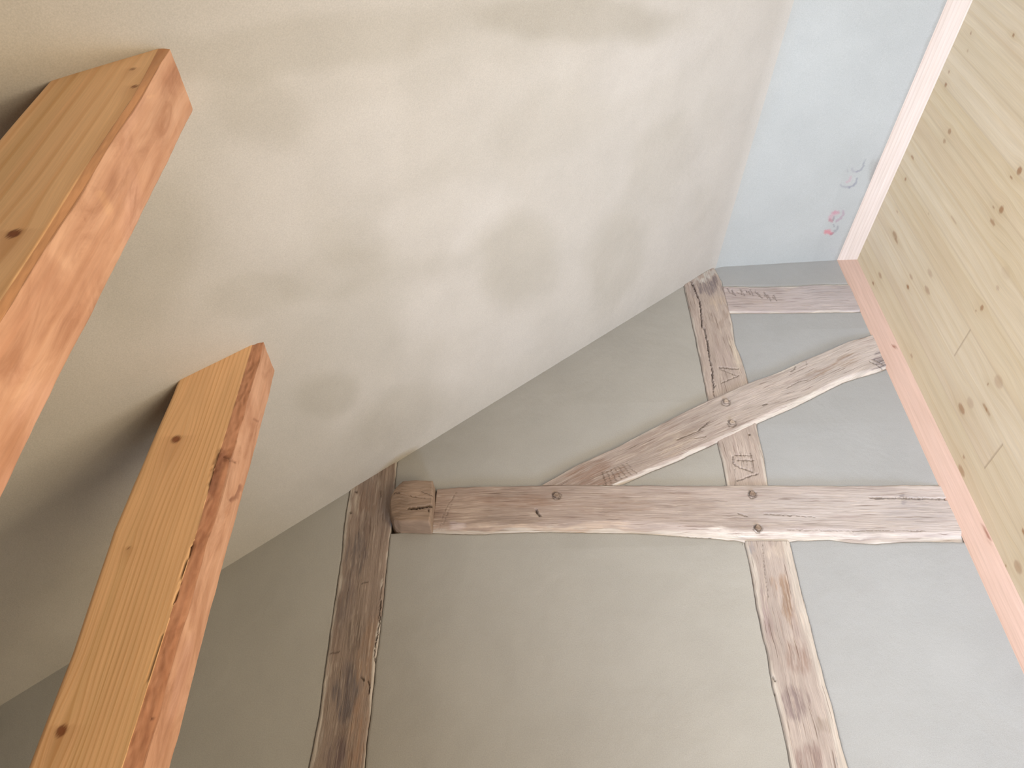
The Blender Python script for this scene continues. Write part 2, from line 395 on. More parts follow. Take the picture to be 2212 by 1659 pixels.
    UV = np.stack([np.concatenate([U_[:, :1] - .03, U_, U_[:, -1:] + .03], 1) + seed * 1.7, np.concatenate([T[:, :1], T, T[:, -1:]], 1) + seed * .9], -1)
    r0 = Pf[:1].copy(); r0[..., 1] = S + .035; r1 = Pf[-1:].copy(); r1[..., 1] = S + .035
    Pf = np.concatenate([r0, Pf, r1], 0); col = np.concatenate([col[:1] * .7, col, col[-1:] * .7], 0)
    UV = np.concatenate([UV[:1] - [0, .03], UV, UV[-1:] + [0, .03]], 0)
    N, M = Pf.shape[:2]
    # which way round?
    e1 = Pf[2, M // 2] - Pf[1, M // 2]; e2 = Pf[1, M // 2 + 1] - Pf[1, M // 2]
    flip = np.cross(e2, e1)[1] > 0
    f = gridf(N, M, flip=flip).tolist()
    o = mk(name, Pf.reshape(-1, 3), f, M_OAK, uv=UV.reshape(-1, 2), col=np.clip(col.reshape(-1, 3), 0, 1))
    # move origin to the timber
    tagit(o, label, cat)
    return o

def peg(px, py, proud, parent, r=.0085, h=.005, c=(150, 132, 118), seed=0, sides=7):
    p = W(px, py, proud); v = []; f = []
    rng = np.random.RandomState(seed)
    an = np.sort(np.arange(sides) / sides * 2 * math.pi + rng.uniform(-.25, .25, sides)); rr = r * rng.uniform(.85, 1.12, sides)
    for dy, k in ((.012, 1.0), (-h * .55, 1.0), (-h, .72)):
        for a_, q in zip(an, rr): v.append((p[0] + q * k * math.cos(a_), p[1] + dy + rng.uniform(-.0008, .0008), p[2] + q * k * math.sin(a_)))
    v.append((p[0] + r * .2, p[1] - h * .75, p[2])); n = sides
    for k in range(2):
        for i in range(n): f.append((k * n + i, (k + 1) * n + i, (k + 1) * n + (i + 1) % n, k * n + (i + 1) % n))
    for i in range(n): f.append((2 * n + i, 3 * n, 2 * n + (i + 1) % n))
    cc = np.tile(lin(*c), (len(v), 1)); cc[:n * 2] *= .55
    uv = np.array([(q[0] * 3, q[2] * .5) for q in v]) + seed
    return mk('peg', v, f, M_OAK, parent, uv=uv, col=cc, smooth=False)
def pegring(px, py, k=1.0):                # the tight dark joint round a peg
    an = np.linspace(0, 2 * math.pi, 13); return ([(px + 9.0 * k * math.cos(a), py + 7.8 * k * math.sin(a)) for a in an], 1.5, .003, .5)

BRN = (138, 104, 82); DK = (104, 88, 84); PK = (176, 156, 146)
tie_pegs = [(1202, 1071), (1625, 1068), (1637, 1141)]
tie = timber('tie_beam', O['tie_t'], O['tie_b'], 1, (146, 118, 98), .010, (.004, .003), (.026, .009),
    grooves=[([(1879, 1075.5), (1940, 1074.8), (2034, 1074), (2080, 1074)], 1.5, .012, .85), ([(1158, 1101), (1161, 1108), (1166, 1113)], 2.6, .008, .9),
             ([(1650, 1110), (1700, 1113), (1760, 1116)], .8, .003, .5), ([(1594, 1108), (1605, 1112), (1615, 1116)], 1.4, .003, .6),
             ([(1240, 1148), (1400, 1149), (1450, 1153), (1540, 1158)], 1.2, .004, .45), ([(1700, 1143), (1850, 1146), (2000, 1145)], .9, .002, .3),
             ([(948, 1140), (962, 1100), (985, 1064)], .9, .0015, .35), ([(953, 1142), (975, 1088)], .8, .0015, .3)] + [pegring(*p) for p in tie_pegs],
    stains=[(1100, 1085, 120, 20, 0, BRN, .5), (1330, 1092, 120, 22, 0, (150, 122, 104), .45), (1010, 1100, 50, 28, 0, (180, 152, 130), .35), (980, 1132, 22, 14, 0, (186, 164, 160), .5),
            (1500, 1085, 60, 20, 20, (150, 126, 110), .35), (1200, 1140, 240, 9, 0, (196, 166, 138), .45), (1760, 1100, 170, 30, 0, (184, 172, 166), .4), (1950, 1085, 8, 9, 0, (120, 112, 112), .7),
            (1980, 1110, 90, 30, 5, (160, 148, 144), .5), (1650, 1155, 400, 10, 0, (212, 198, 184), .55)],
    pale=(.003, .010), seed=1, grad=(184, 170, 162), tap=.8, label='long horizontal oak tie beam crossing the gable wall, with three pegs and a split at its right end')
for i, p in enumerate(tie_pegs): peg(*p, .010, tie, r=.0088, seed=20 + i)
br_pegs = [(1568, 869), (1581, 914)]
brace = timber('diagonal_brace', O['br_t'], O['br_b'], 1, (152, 130, 114), .010, (.003, .004), (.012, .007),
    grooves=[([(1531, 911), (1506, 932), (1479, 943), (1462, 950)], 1.3, .003, .55), ([(1524, 942), (1500, 946)], 1.0, .002, .5), ([(1648, 874), (1658, 871)], 1.6, .004, .75),
             ([(1700, 838), (1722, 826), (1745, 820)], 1.0, .002, .45), ([(1718, 790), (1716, 797), (1708, 803)], 1.2, .003, .5), ([(1742, 780), (1742, 788)], 1.0, .002, .4),
             ([(1880, 778), (1893, 784), (1908, 793)], 1.2, .003, .6), ([(1884, 772), (1900, 778), (1911, 786)], 1.0, .003, .5)] +
            [([(1300 + i * 9, 1018 - i * 3), (1305 + i * 10, 1032 - i * 3), (1309 + i * 11, 1046 - i * 4)], 1.1, .0022, .45) for i in range(7)] + [pegring(*p) for p in br_pegs],
    stains=[(1270, 1020, 60, 18, -27, (136, 104, 84), .65), (1300, 1040, 70, 14, -20, BRN, .55), (1400, 950, 70, 18, -27, (150, 126, 110), .5), (1460, 955, 50, 20, -27, (182, 158, 132), .4), (1500, 930, 60, 8, -30, (134, 112, 98), .4),
            (1800, 790, 70, 9, -25, (150, 122, 96), .5), (1905, 782, 18, 22, -20, (120, 108, 108), .65), (1740, 870, 130, 8, -25, (214, 200, 182), .65), (1650, 850, 100, 20, -25, (186, 168, 156), .4)],
    pale=(.004, .008), seed=2, grad=(184, 170, 160), tap=.8, label='diagonal oak brace rising to the right across the short upper post')
for i, p in enumerate(br_pegs): peg(*p, .010, brace, seed=30 + i, c=(190, 174, 160), h=.006)
upper = timber('wall_post', O['up_l'], O['up_r'], 1, (168, 148, 134), .004, (.003, .003), (.004, .003),
    grooves=[([(1493, 608), (1503, 630), (1511.7, 650), (1514, 668), (1514.8, 687), (1516.8, 707.5)], 1.5, .013, .95), ([(1520.5, 706.5), (1528, 740), (1533, 775), (1539.4, 801.8), (1538.4, 820), (1542, 834.6)], 1.5, .013, .95),
             ([(1542, 835), (1541, 845), (1543, 856)], .9, .004, .6), ([(1541, 836), (1546, 833)], 1.5, .003, .5),
             ([(1553.7, 793.6), (1575, 795), (1595.7, 797.3)], 1.4, .004, .6), ([(1554.8, 796.7), (1589.6, 810.4)], 1.1, .003, .45), ([(1557.8, 827.4), (1595.7, 811)], 1.2, .003, .45),
             ([(1588.7, 982.5), (1623.5, 984)], 1.2, .003, .5), ([(1591.9, 993.5), (1626.7, 994.5)], 1.2, .003, .5), ([(1599, 974.5), (1603.5, 1008)], 1.0, .002, .35),
             ([(1608.7, 972), (1614, 1012)], 1.0, .002, .35), ([(1620, 976.6), (1626.7, 1016.7)], 1.0, .002, .35), ([(1582, 985), (1584.5, 1001.9), (1600, 1010), (1626.7, 1019.4)], 1.5, .004, .6),
             ([(1591.9, 1037.8), (1637, 1023)], 1.5, .004, .6), ([(1619, 937), (1620, 939)], 2.2, .004, .8), ([(1587, 1008), (1588, 1050)], .8, .002, .3)],
    stains=[(1528, 618, 26, 20, -15, (120, 106, 104), .85), (1495, 625, 10, 18, 0, (150, 134, 126), .5), (1550, 650, 25, 14, 0, (190, 164, 136), .4), (1560, 690, 22, 10, -25, (148, 124, 106), .5), (1565, 760, 18, 40, 0, (164, 142, 132), .4),
            (1592, 760, 8, 40, -8, (204, 186, 160), .5), (1600, 1000, 30, 50, 0, (190, 170, 156), .4), (1518, 598, 30, 8, -30, (190, 184, 174), .8)],
    pale=(.003, .005), seed=3, cat='post', label='short oak wall post carved with marks, standing on the tie beam behind the diagonal brace')
rail = timber('wall_rail', O['ra_t'], O['ra_b'], 1, (174, 156, 150), .002, (.004, .002), (.008, .004),
    grooves=[([(1572 + i * 6.3 + 3 * math.sin(i * 2.2), 623 + (i % 4) * 2 + max(0, i - 8) * 1.6), (1577 + i * 6.3, 632 + (i % 3) * 3 + max(0, i - 8) * 1.8)], 1.3, .0022, .5) for i in range(17)],
    stains=[(1640, 640, 70, 18, 0, (160, 138, 126), .35), (1795, 630, 60, 14, 0, (160, 150, 150), .4)], pale=(.006, .006), seed=4, grad=(178, 166, 164),
    label='thin oak rail of the gable wall just below the flat ceiling')
lpost = timber('wall_post', O['lp_l'], O['lp_r'], .42, (138, 116, 100), .003, (.003, .002), (.004, .003),
    grooves=[([(822.5, 1297), (819.4, 1346), (810, 1395.5), (808.7, 1417), (811.8, 1438.4)], 1.2, .006, .7), ([(795, 1472), (798, 1482), (797.5, 1497)], 1.5, .004, .7), ([(779, 1462), (786, 1470)], 2.2, .004, .7),
             ([(780, 1260), (794, 1257)], 1.2, .002, .5), ([(821, 1062), (823, 1074)], 1.5, .002, .4), ([(768, 1061), (770, 1064)], 2.2, .003, .7), ([(756, 1105), (758, 1108)], 1.8, .003, .7), ([(713, 1411), (732, 1408)], 1.8, .002, .45), ([(828, 1236), (822, 1290), (816, 1340)], .9, .002, .4)],
    stains=[(770, 1195, 22, 55, 6, (104, 90, 84), .65), (745, 1300, 20, 80, 6, (112, 96, 90), .45), (765, 1375, 22, 50, 6, (104, 86, 74), .5), (750, 1500, 30, 75, 8, (98, 86, 84), .7), (722, 1630, 26, 60, 8, (104, 84, 80), .65),
            (795, 1420, 18, 100, 6, (156, 116, 84), .45), (770, 1590, 18, 90, 8, (156, 114, 84), .4), (800, 1080, 30, 40, 0, (128, 98, 78), .5), (770, 1075, 12, 30, 0, (176, 158, 138), .55)],
    pale=(.014, .005), seed=5, cat='post', label='dark brown stained oak wall post at the left of the wall, behind the jutting block')
rpost = timber('wall_post', O['rp_l'], O['rp_r'], .42, (168, 150, 138), .003, (.003, .003), (.005, .003),
    grooves=[([(1647, 1172), (1652, 1240), (1660, 1290)], .8, .002, 0.41), ([(1670, 1462), (1674, 1470)], 2.0, .003, 0.81), ([(1669, 1490), (1674, 1500)], 1.8, .003, 0.68)],
    stains=[(1690, 1262, 20, 26, -14, (158, 124, 98), 0.68), (1697, 1300, 16, 55, -14, (146, 116, 92), 0.88), (1725, 1420, 26, 40, -14, (146, 120, 106), 0.81), (1655, 1330, 14, 60, -14, (158, 136, 130), 0.68), (1715, 1520, 32, 40, -14, (126, 106, 102), 0.94),
            (1745, 1640, 36, 40, -14, (140, 116, 106), 0.81), (1780, 1570, 16, 20, 0, (146, 128, 112), 0.68), (1619, 1186, 9, 10, 0, (130, 126, 130), 0.94), (1808, 1648, 9, 12, 0, (104, 104, 102), 0.94), (1690, 1190, 40, 16, 0, (192, 172, 154), 0.68)],
    pale=(.010, .020), seed=6, cat='post', label='long pale oak wall post below the tie beam, at the right')

# ------------------------------------------------------------------ clay infill of the gable wall
bx = .06
def sl(px0, px1):
    xs = np.array([W(px0, 577 + .6136 * (1543 - px0))[0], W(px1, 577 + .6136 * (1543 - px1))[0]])
    return np.array([[x, zs(x, S) + .012] for x in np.linspace(xs[0], xs[1], 24)])
def cl(x0, x1): return np.array([[x, zc(x, S) + .012] for x in (x0, x1)])
def until(pl, k0, k1): return pl[k0:k1]
def cutz(pl, z, above=True):               # the part of an edge above or below z
    d = smooth_pl(pl); return d[d[:, 1] > z] if above else d[d[:, 1] < z]
def cutline(pl, a, b, keep):               # the part of edge pl on one side of line a-b
    d = smooth_pl(pl); s_ = (b[0] - a[0]) * (d[:, 1] - a[1]) - (b[1] - a[1]) * (d[:, 0] - a[0])
    return d[s_ > 0] if keep > 0 else d[s_ < 0]
RX = A[0] + .05
xl = -2.0
tie_t, tie_b, br_t, br_b = (smooth_pl(O[k]) for k in ('tie_t', 'tie_b', 'br_t', 'br_b'))
lpl, lpr, rpl, rpr = (smooth_pl(O[k]) for k in ('lp_l', 'lp_r', 'rp_l', 'rp_r'))
upl, upr, rat, rab = (smooth_pl(O[k]) for k in ('up_l', 'up_r', 'ra_t', 'ra_b'))
def xr(pl, a, b): return pl[(pl[:, 0] > a) & (pl[:, 0] < b)]
brA, brB = O['br_t'][5], O['br_t'][6]; bbA, bbB = O['br_b'][4], O['br_b'][5]
tx0 = O['tie_t'][0]
bb0 = O['br_b'][0]; bt0 = O['br_t'][0]
up_l_hi = upl[upl[:, 1] > W(1530, 867)[2]]; up_l_lo = upl[upl[:, 1] < W(1549, 957)[2]]
up_r_hi = upr[upr[:, 1] > W(1616, 830)[2]]; up_r_lo = upr[upr[:, 1] < W(1634, 916)[2]]
xpl_hi = up_l_hi[-1, 0]; xpr_hi = up_r_hi[-1, 0]; xpl_lo = up_l_lo[0, 0]; xpr_lo = up_r_lo[0, 0]
infill = []
sl1 = [[x, zs(x, S) + .012] for x in np.linspace(xl, lpl[0, 0], 60)]
infill.append(np.vstack([sl1, lpl, [[xl, 0]]]))
infill.append(np.vstack([lpr[lpr[:, 1] < tie_b[0, 1] + .004], rpl[::-1], xr(tie_b, lpr[0, 0] + .004, rpl[0, 0] - .002)[::-1], [[lpr[60, 0] + .03, tie_b[0, 1] + .004]]]))
infill.append(np.vstack([rpr, [[RX, 0]], [[RX, tie_b[-1, 1]]], xr(tie_b, rpr[0, 0] + .002, RX)[::-1]]))
sl4 = [[x, zs(x, S) + .012] for x in np.linspace(upl[0, 0], lpr[0, 0], 40)]
infill.append(np.vstack([up_l_hi, xr(br_t, bt0[0], xpl_hi)[::-1], xr(tie_t, tx0[0], bt0[0])[::-1], [[tx0[0] - .03, tx0[1] - .01], [tx0[0] - .09, tx0[1] - .01]],
                         lpr[lpr[:, 1] > tx0[1] - .01][::-1], sl4[::-1][1:-1]]))
infill.append(np.vstack([up_l_lo, xr(tie_t, bb0[0], up_l_lo[-1, 0])[::-1], xr(br_b, bb0[0], xpl_lo)]))
infill.append(np.vstack([up_r_lo, xr(tie_t, up_r_lo[-1, 0], RX), [[RX, tie_t[-1, 1]]], xr(br_b, xpr_lo, RX)[::-1]]))
infill.append(np.vstack([up_r_hi[up_r_hi[:, 1] < rab[0, 1]], xr(br_t, xpr_hi, RX), [[RX, br_t[-1, 1]], [RX, rab[-1, 1]]], xr(rab, rab[0, 0], RX)[::-1]]))
infill.append(np.vstack([up_r_hi[up_r_hi[:, 1] > rat[0, 1]], xr(rat, rat[0, 0], RX), [[RX, rat[-1, 1]], [RX, zc(RX, S) + .012], [upr[0, 0], zc(upr[0, 0], S) + .012]]]))

V_, F_, UVs, C_ = [], [], [], []
def offset(pl, d):
    n = len(pl); ar = .5 * np.sum(pl[:, 0] * np.roll(pl[:, 1], -1) - np.roll(pl[:, 0], -1) * pl[:, 1])
    t = np.roll(pl, -1, 0) - np.roll(pl, 1, 0); t /= np.linalg.norm(t, axis=1)[:, None] + 1e-12
    nr = np.stack([-t[:, 1], t[:, 0]], -1) * (1 if ar > 0 else -1)
    dd = d if np.isscalar(d) else d[:, None]; return pl + nr * dd
for k, pl in enumerate(infill):
    c = np.vstack([pl, pl[:1]]); dd = np.hypot(*np.diff(c, axis=0).T); keep = dd > .0008; pl = pl[keep]
    c = np.vstack([pl, pl[:1]]); d = np.r_[0, np.cumsum(np.hypot(*np.diff(c, axis=0).T))]
    n = int(d[-1] / .005); tt = np.arange(n) / n * d[-1]
    pl = np.stack([np.interp(tt, d, c[:, q]) for q in (0, 1)], -1)
    pl = wob(pl)
    gp = .0006 + .0008 * fbm(st3(pl[:, 0] * 12, pl[:, 1] * 12), 202, 2)
    rings = [(offset(pl, gp), S + .02), (offset(pl, gp), S + .0022), (offset(pl, gp + .0018), S + .0006), (offset(pl, gp + .0055), S)]
    base_i = sum(len(q) for q in V_)
    vv = []
    for q, y in rings: vv.append(np.stack([q[:, 0], np.full(n, y), q[:, 1]], -1))
    # a second, slightly uneven inner field is left to the bump of the plaster
    for r_ in range(3):
        for i in range(n):
            a_, b2 = base_i + r_ * n + i, base_i + r_ * n + (i + 1) % n
            F_.append((a_, b2, b2 + n, a_ + n))
    tri = tessellate_polygon([[Vector((p[0], p[1], 0)) for p in rings[-1][0]]])
    for t_ in tri: F_.append(tuple(base_i + 3 * n + i for i in t_))
    vv = np.vstack(vv); V_.append(vv)
    C_.append(np.tile(lin(194, 188, 180) * np.array([.74, .785, .85]) * (np.array([.985, 1.02, 1.05]) if k in (2, 5, 6, 7) else np.array([1.0, .985, .93])), (len(vv), 1)))
V_ = np.vstack(V_); C_ = np.vstack(C_)
C_ *= (1 + .03 * fbm(V_ * 3, 210))[:, None]
import bmesh
o = mk('wall_gable', V_, F_, M_CLAY, uv=V_[:, [0, 2]], col=C_)
bm = bmesh.new(); bm.from_mesh(o.data); bmesh.ops.recalc_face_normals(bm, faces=bm.faces)
for f in bm.faces:
    if abs(f.normal.y) > .9 and f.normal.y > 0: f.normal_flip()
bm.to_mesh(o.data); bm.free()
tagit(o, kind='structure')
zt = 3.75
v, f = boxvf(xl - .1, RX + .12, S + .021, S + .15, 0, zt)
o = mk('wall_gable_core', v, f, M_GAP, smooth=False); tagit(o, kind='structure')

# ------------------------------------------------------------------ jutting block at the left end of the tie beam
D = .047
def blockmesh():
    y0 = S - D
    def q(px, py): p = W(px, py, D); return p[0], p[2]
    fr = [q(853, 1046), q(868, 1036), q(900, 1035.5), q(935, 1037), q(935.5, 1070), q(933, 1098), q(928, 1127), q(895, 1126), q(862, 1125), q(850, 1121), q(842, 1108), q(839, 1080), q(843, 1060)]
    fr = np.array(fr); c = np.vstack([fr, fr[:1]]); d = np.r_[0, np.cumsum(np.hypot(*np.diff(c, axis=0).T))]
    n = 150; tt = np.arange(n) / n * d[-1]; pl = np.stack([np.interp(tt, d, c[:, k]) for k in (0, 1)], -1)
    cen = pl.mean(0); V = []; U_ = []; Cc = []
    ks = np.r_[np.linspace(0, 1, 34)]
    rings = []
    for k in ks[1:]:
        rings.append((cen + (pl - cen) * k, y0 + 0 * tt))
    for r_, (p, y) in enumerate(rings):
        k = ks[r_ + 1]
        e = 1 - k
        y = y + .005 * (1 - sm(0, .07, e)) ** 2
        left = np.clip((cen[0] + .005 - p[:, 0]) / .075, 0, 1)      # rounded, hacked left end
        y = y + .020 * left ** 2
        ridge = np.sin(p[:, 1] * 700 + p[:, 0] * 260 + 1.5 * vn(st3(p[:, 0] * 60, p[:, 1] * 60), 7))
        y = y + .0012 * ridge * np.exp(-((p[:, 0] - (cen[0] - .030)) / .010) ** 2) + .0014 * fbm(st3(p[:, 0] * 40, p[:, 1] * 90), 8, 3)
        rings[r_] = (p, y)
    last, ly = rings[-1]
    for t in (.15, .35, .6, .8, 1.0):
        g = last + (last - cen) * .03 * min(1, t * 4) + .0012 * np.stack([vn(st3(last[:, 0] * 90, last[:, 1] * 90, t * 2), 3), vn(st3(last[:, 0] * 90, last[:, 1] * 90, t * 2), 4)], -1)
        rings.append((g, ly + (S + .03 - ly) * t))
    V = [np.array([[cen[0], y0, cen[1]]])]
    for p, y in rings: V.append(np.stack([p[:, 0], y, p[:, 1]], -1))
    V = np.vstack(V); fc = [(0, 1 + i, 1 + (i + 1) % n) for i in range(n)]
    fc += gridf(len(rings), n, off=1, closed=True).tolist()
    px, py = to_px(V)
    nz = vn(st3(V[:, 0] * 300, V[:, 2] * 300), 5)
    dep = 0
    col = np.tile(lin(152, 132, 116), (len(V), 1)) * (1 + .16 * fbm(st3(V[:, 0] * 20, V[:, 2] * 90, 0), 9, 3))[:, None]
    front = V[:, 1] < y0 + .02
    for pl_, w, dp, dk in [([(883, 1098.7), (905, 1096.5), (933, 1092.2)], 2.4, .012, .95), ([(884, 1071), (900, 1074), (917, 1076)], .9, .003, .5), ([(838, 1068), (850, 1065), (862, 1064)], 1.2, .003, .5),
                           ([(910, 1062), (936, 1072)], .8, .002, .4), ([(925, 1101), (926, 1104)], 2, .003, .6)]:
        k = (1 - sm(w * .4, w * 1.2, segd(px + nz, py + nz, pl_))) * front
        V[:, 1] += dp * k; col = col * (1 - (k * dk)[:, None]) + lin(50, 38, 32) * (k * dk)[:, None]
    k = blot(px, py, [(900, 1070, 40, 12, 8, .4), (850, 1135, 10, 14, 0, .6)])[:, None]; col = col * (1 - k) + lin(168, 146, 130) * k
    o = mk('jutting_block', V, fc, M_OAK, uv=np.stack([V[:, 2] + .3 * V[:, 1], V[:, 0]], -1) + 7.7, col=col)
    bm = bmesh.new(); bm.from_mesh(o.data); bmesh.ops.recalc_face_normals(bm, faces=bm.faces); bm.to_mesh(o.data); bm.free()
    return o
tagit(blockmesh(), 'rough split oak block jutting out between the left wall post and the tie beam', 'wooden block')

# ------------------------------------------------------------------ the two free-standing larch posts
def post(name, x0, x1, y0, y1, wane, knots, seed, label, dark=(), zlo=1.25, lean=(0, 0), bow=None):
    """section corners; wane(z) -> (width, depth) of the bark-edge chamfer on the near right corner"""
    zt = zs(np.array([x0, x1]), y0)
    zz = np.r_[np.linspace(0, zlo, 10)[:-1], np.arange(zlo, zt.max() + .02, .0035)]
    ts = zz / zz[-1]
    nF, nC, nR = 52, 12, 44
    Pv = []; Uv = []; kind = []
    for t in ts:
        z = t * zt.max(); w_, d_ = wane(z)
        fx = np.linspace(x0, x1 - w_, nF); fy = np.full(nF, y0)
        cx = np.linspace(x1 - w_, x1, nC + 2)[1:-1]; cy = y0 + d_ * np.linspace(0, 1, nC + 2)[1:-1] ** 1.25
        ry = np.linspace(y0 + d_, y1, nR); rx = np.full(nR, x1)
        bx_ = np.array([x1 - .3 * (x1 - x0), x0 + .3 * (x1 - x0), x0]); by = np.full(3, y1)
        lx = np.array([x0]); ly = np.array([.5 * (y0 + y1)])
        X = np.r_[fx, cx, rx, bx_, lx]; Y = np.r_[fy, cy, ry, by, ly]
        Pv.append(np.stack([X, Y], -1))
        u = np.r_[fx - x0, (x1 - x0) - w_ + np.linspace(0, .02 if seed == 1 else .008, nC), .2 + (ry - y0), .35 + np.arange(3) * .05, [.55]]
        Uv.append(u)
    Pv = np.array(Pv); Uv = np.array(Uv); N, M = Uv.shape
    ztop = zs(Pv[..., 0], Pv[..., 1]) + .008
    Z = ts[:, None] * ztop
    # soften the arrises a little: wavy sanded corners
    Tn = st3(Z * 12, Uv * 0, seed)
    k = np.arange(M)
    fr = (k < nF); ch = (k >= nF) & (k < nF + nC); rt = (k >= nF + nC) & (k < nF + nC + nR)
    X = Pv[..., 0].copy(); Y = Pv[..., 1].copy()
    drop = ztop - Z; X += lean[0] * drop; Y += lean[1] * drop; Z0 = Z
    if bow: X -= np.interp(Z, *bow) * np.clip((x1 - Pv[..., 0]) / (x1 - x0), 0, 1)
    edge = np.clip(1 - (Pv[..., 0] - x0) / .006, 0, 1) * fr
    Y += .0035 * edge ** 2 + fr * .0007 * fbm(st3(Z * 6, Uv * 15, seed), seed, 2); X += .0008 * fbm(Tn, seed + 1, 2) * (k == 0)
    rb = np.clip(1 - (y1 - Pv[..., 1]) / .008, 0, 1) * rt
    X -= .004 * rb ** 2 + rt * (.0030 * fbm(st3(Z * 7, Uv * 12, seed), seed + 3, 3) + .0006 * fbm(st3(Z * 40, Uv * 60, seed), seed + 4, 2))
    rough = (.0022 if seed == 1 else .0004) * fbm(st3(Z * 60, Uv * 200, seed), seed + 5, 3) * ch
    X -= rough; Y += rough
    Xl = X; P = np.stack([X, Y, Z], -1)
    px, py = to_px(P)
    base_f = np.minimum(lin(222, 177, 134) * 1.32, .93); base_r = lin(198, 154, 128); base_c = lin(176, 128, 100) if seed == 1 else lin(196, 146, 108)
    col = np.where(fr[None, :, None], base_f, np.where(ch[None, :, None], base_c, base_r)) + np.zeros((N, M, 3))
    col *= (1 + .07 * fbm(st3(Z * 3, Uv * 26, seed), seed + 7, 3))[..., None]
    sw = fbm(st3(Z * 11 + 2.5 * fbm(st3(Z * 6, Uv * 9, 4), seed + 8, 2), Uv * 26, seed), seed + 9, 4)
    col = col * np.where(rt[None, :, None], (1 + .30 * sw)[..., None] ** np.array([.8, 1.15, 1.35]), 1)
    pk = sm(.1, .5, fbm(st3(Z * 9, Uv * 20, 6), seed + 10, 3))[..., None] * rt[None, :, None] * .45
    col = col * (1 - pk) + lin(208, 164, 146) * pk
    # sapwood streaks on the front
    sp = sm(.05, .5, fbm(st3(Z * 1.2, Uv * 34, 8), seed + 12, 3))[..., None] * fr[None, :, None] * .5
    col = col * (1 - sp) + lin(228, 188, 138) * sp
    U2 = Uv.copy(); V2 = Z.copy()
    for kx, ky, r, s_, face in knots:
        msk = (fr if face == 0 else rt)[None, :]
        dd = np.hypot(px - kx, py - ky) + np.where(msk, 0, 1e6); a_, b_ = np.unravel_index(np.argmin(dd), dd.shape)
        qu = Uv[a_, b_]; qz = Z[a_, b_]
        du = Uv - qu; dz = Z - qz
        g = np.exp(-((du / (r * 3.0)) ** 2 + (dz / (r * 9)) ** 2))
        U2 = np.where(msk, U2 - du * .75 * g, U2)
        e = np.sqrt((du / r) ** 2 + (dz / (r * 1.15)) ** 2)
        k_ = (1 - sm(.75, 1.2, e)) * s_ * msk
        col = col * (1 - k_[..., None]) + lin(112, 62, 42) * k_[..., None]
        k_ = (1 - sm(.25, .6, e)) * .35 * s_ * msk
        col = col * (1 - k_[..., None]) + lin(170, 110, 78) * k_[..., None]
        k_ = g * .28 * s_ * msk * (dz < r)
        col = col * (1 - k_[..., None]) + lin(166, 98, 56) * k_[..., None]
    for pl_, w, dp, dk, c in dark:
        n1 = vn(st3(Z * 160, Uv * 160), seed + 14)
        k_ = (1 - sm(w * .3, w * 1.2, segd(px + w * .35 * n1, py + w * .35 * n1, pl_)))
        # only on faces turned to the room
        k_ = k_ * (fr | ch | rt)
        col = col * (1 - (k_ * dk)[..., None]) + lin(*c) * (k_ * dk)[..., None]
        if dp: P[..., 0] -= dp * k_ * (ch | rt); P[..., 1] += dp * k_ * fr
    kf = (k_ := 0)
    v2 = Z + seed * 2.3
    f = gridf(N, M, closed=True, flip=False)
    quads_front = []
    uvv = np.stack([U2 + seed * 1.3, v2], -1).reshape(-1, 2)
    f = f.tolist() + [tuple(range(M))[::-1], tuple((N - 1) * M + i for i in range(M))]
    colf = np.clip(col, 0, 1).reshape(-1, 3); Vf = P.reshape(-1, 3)
    ja = np.tile(np.arange(M), N - 1)                       # column of each side face
    edge_f = (ja >= nF - 1) & (ja < nF + nC) if seed == 1 else np.zeros(len(ja), bool)
    body = [q for q, e in zip(f[:len(ja)], edge_f) if not e] + f[len(ja):]
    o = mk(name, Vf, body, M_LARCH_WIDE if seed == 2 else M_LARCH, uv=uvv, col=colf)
    o.data.materials.append(M_SAWN)
    mi = np.zeros(len(o.data.polygons), np.int32); jb = ja[~edge_f]
    mi[:len(jb)] = (jb >= nF + nC - 1) & (jb < nF + nC + nR)
    o.data.polygons.foreach_set('material_index', mi)
    if edge_f.any():                                        # the bark edge is a part of its own
        ef = np.array([q for q, e in zip(f[:len(ja)], edge_f) if e]); ids, inv = np.unique(ef, return_inverse=True)
        b = mk('bark_edge', Vf[ids], inv.reshape(ef.shape), M_SAWN, o, uv=uvv[ids], col=colf[ids])
        b['label'] = 'rough darker brown bark edge'
    tagit(o, label, 'post')
    return o
def wane2(z):
    w = np.interp(z, [0, 1.85, 2.0, 2.15, 2.35, 2.62], [.019, .019, .017, .014, .017, .018])
    return w, .009 + .010 * np.interp(z, [1.9, 2.2, 2.6], [1, .9, 0]) + .002 * math.sin(z * 37) + .0012 * math.sin(z * 83)
def wane1(z):
    return .007 + .001 * math.sin(z * 17) + np.interp(z, [2.45, 2.6], [0, .006]), .005 + .001 * math.sin(z * 29)
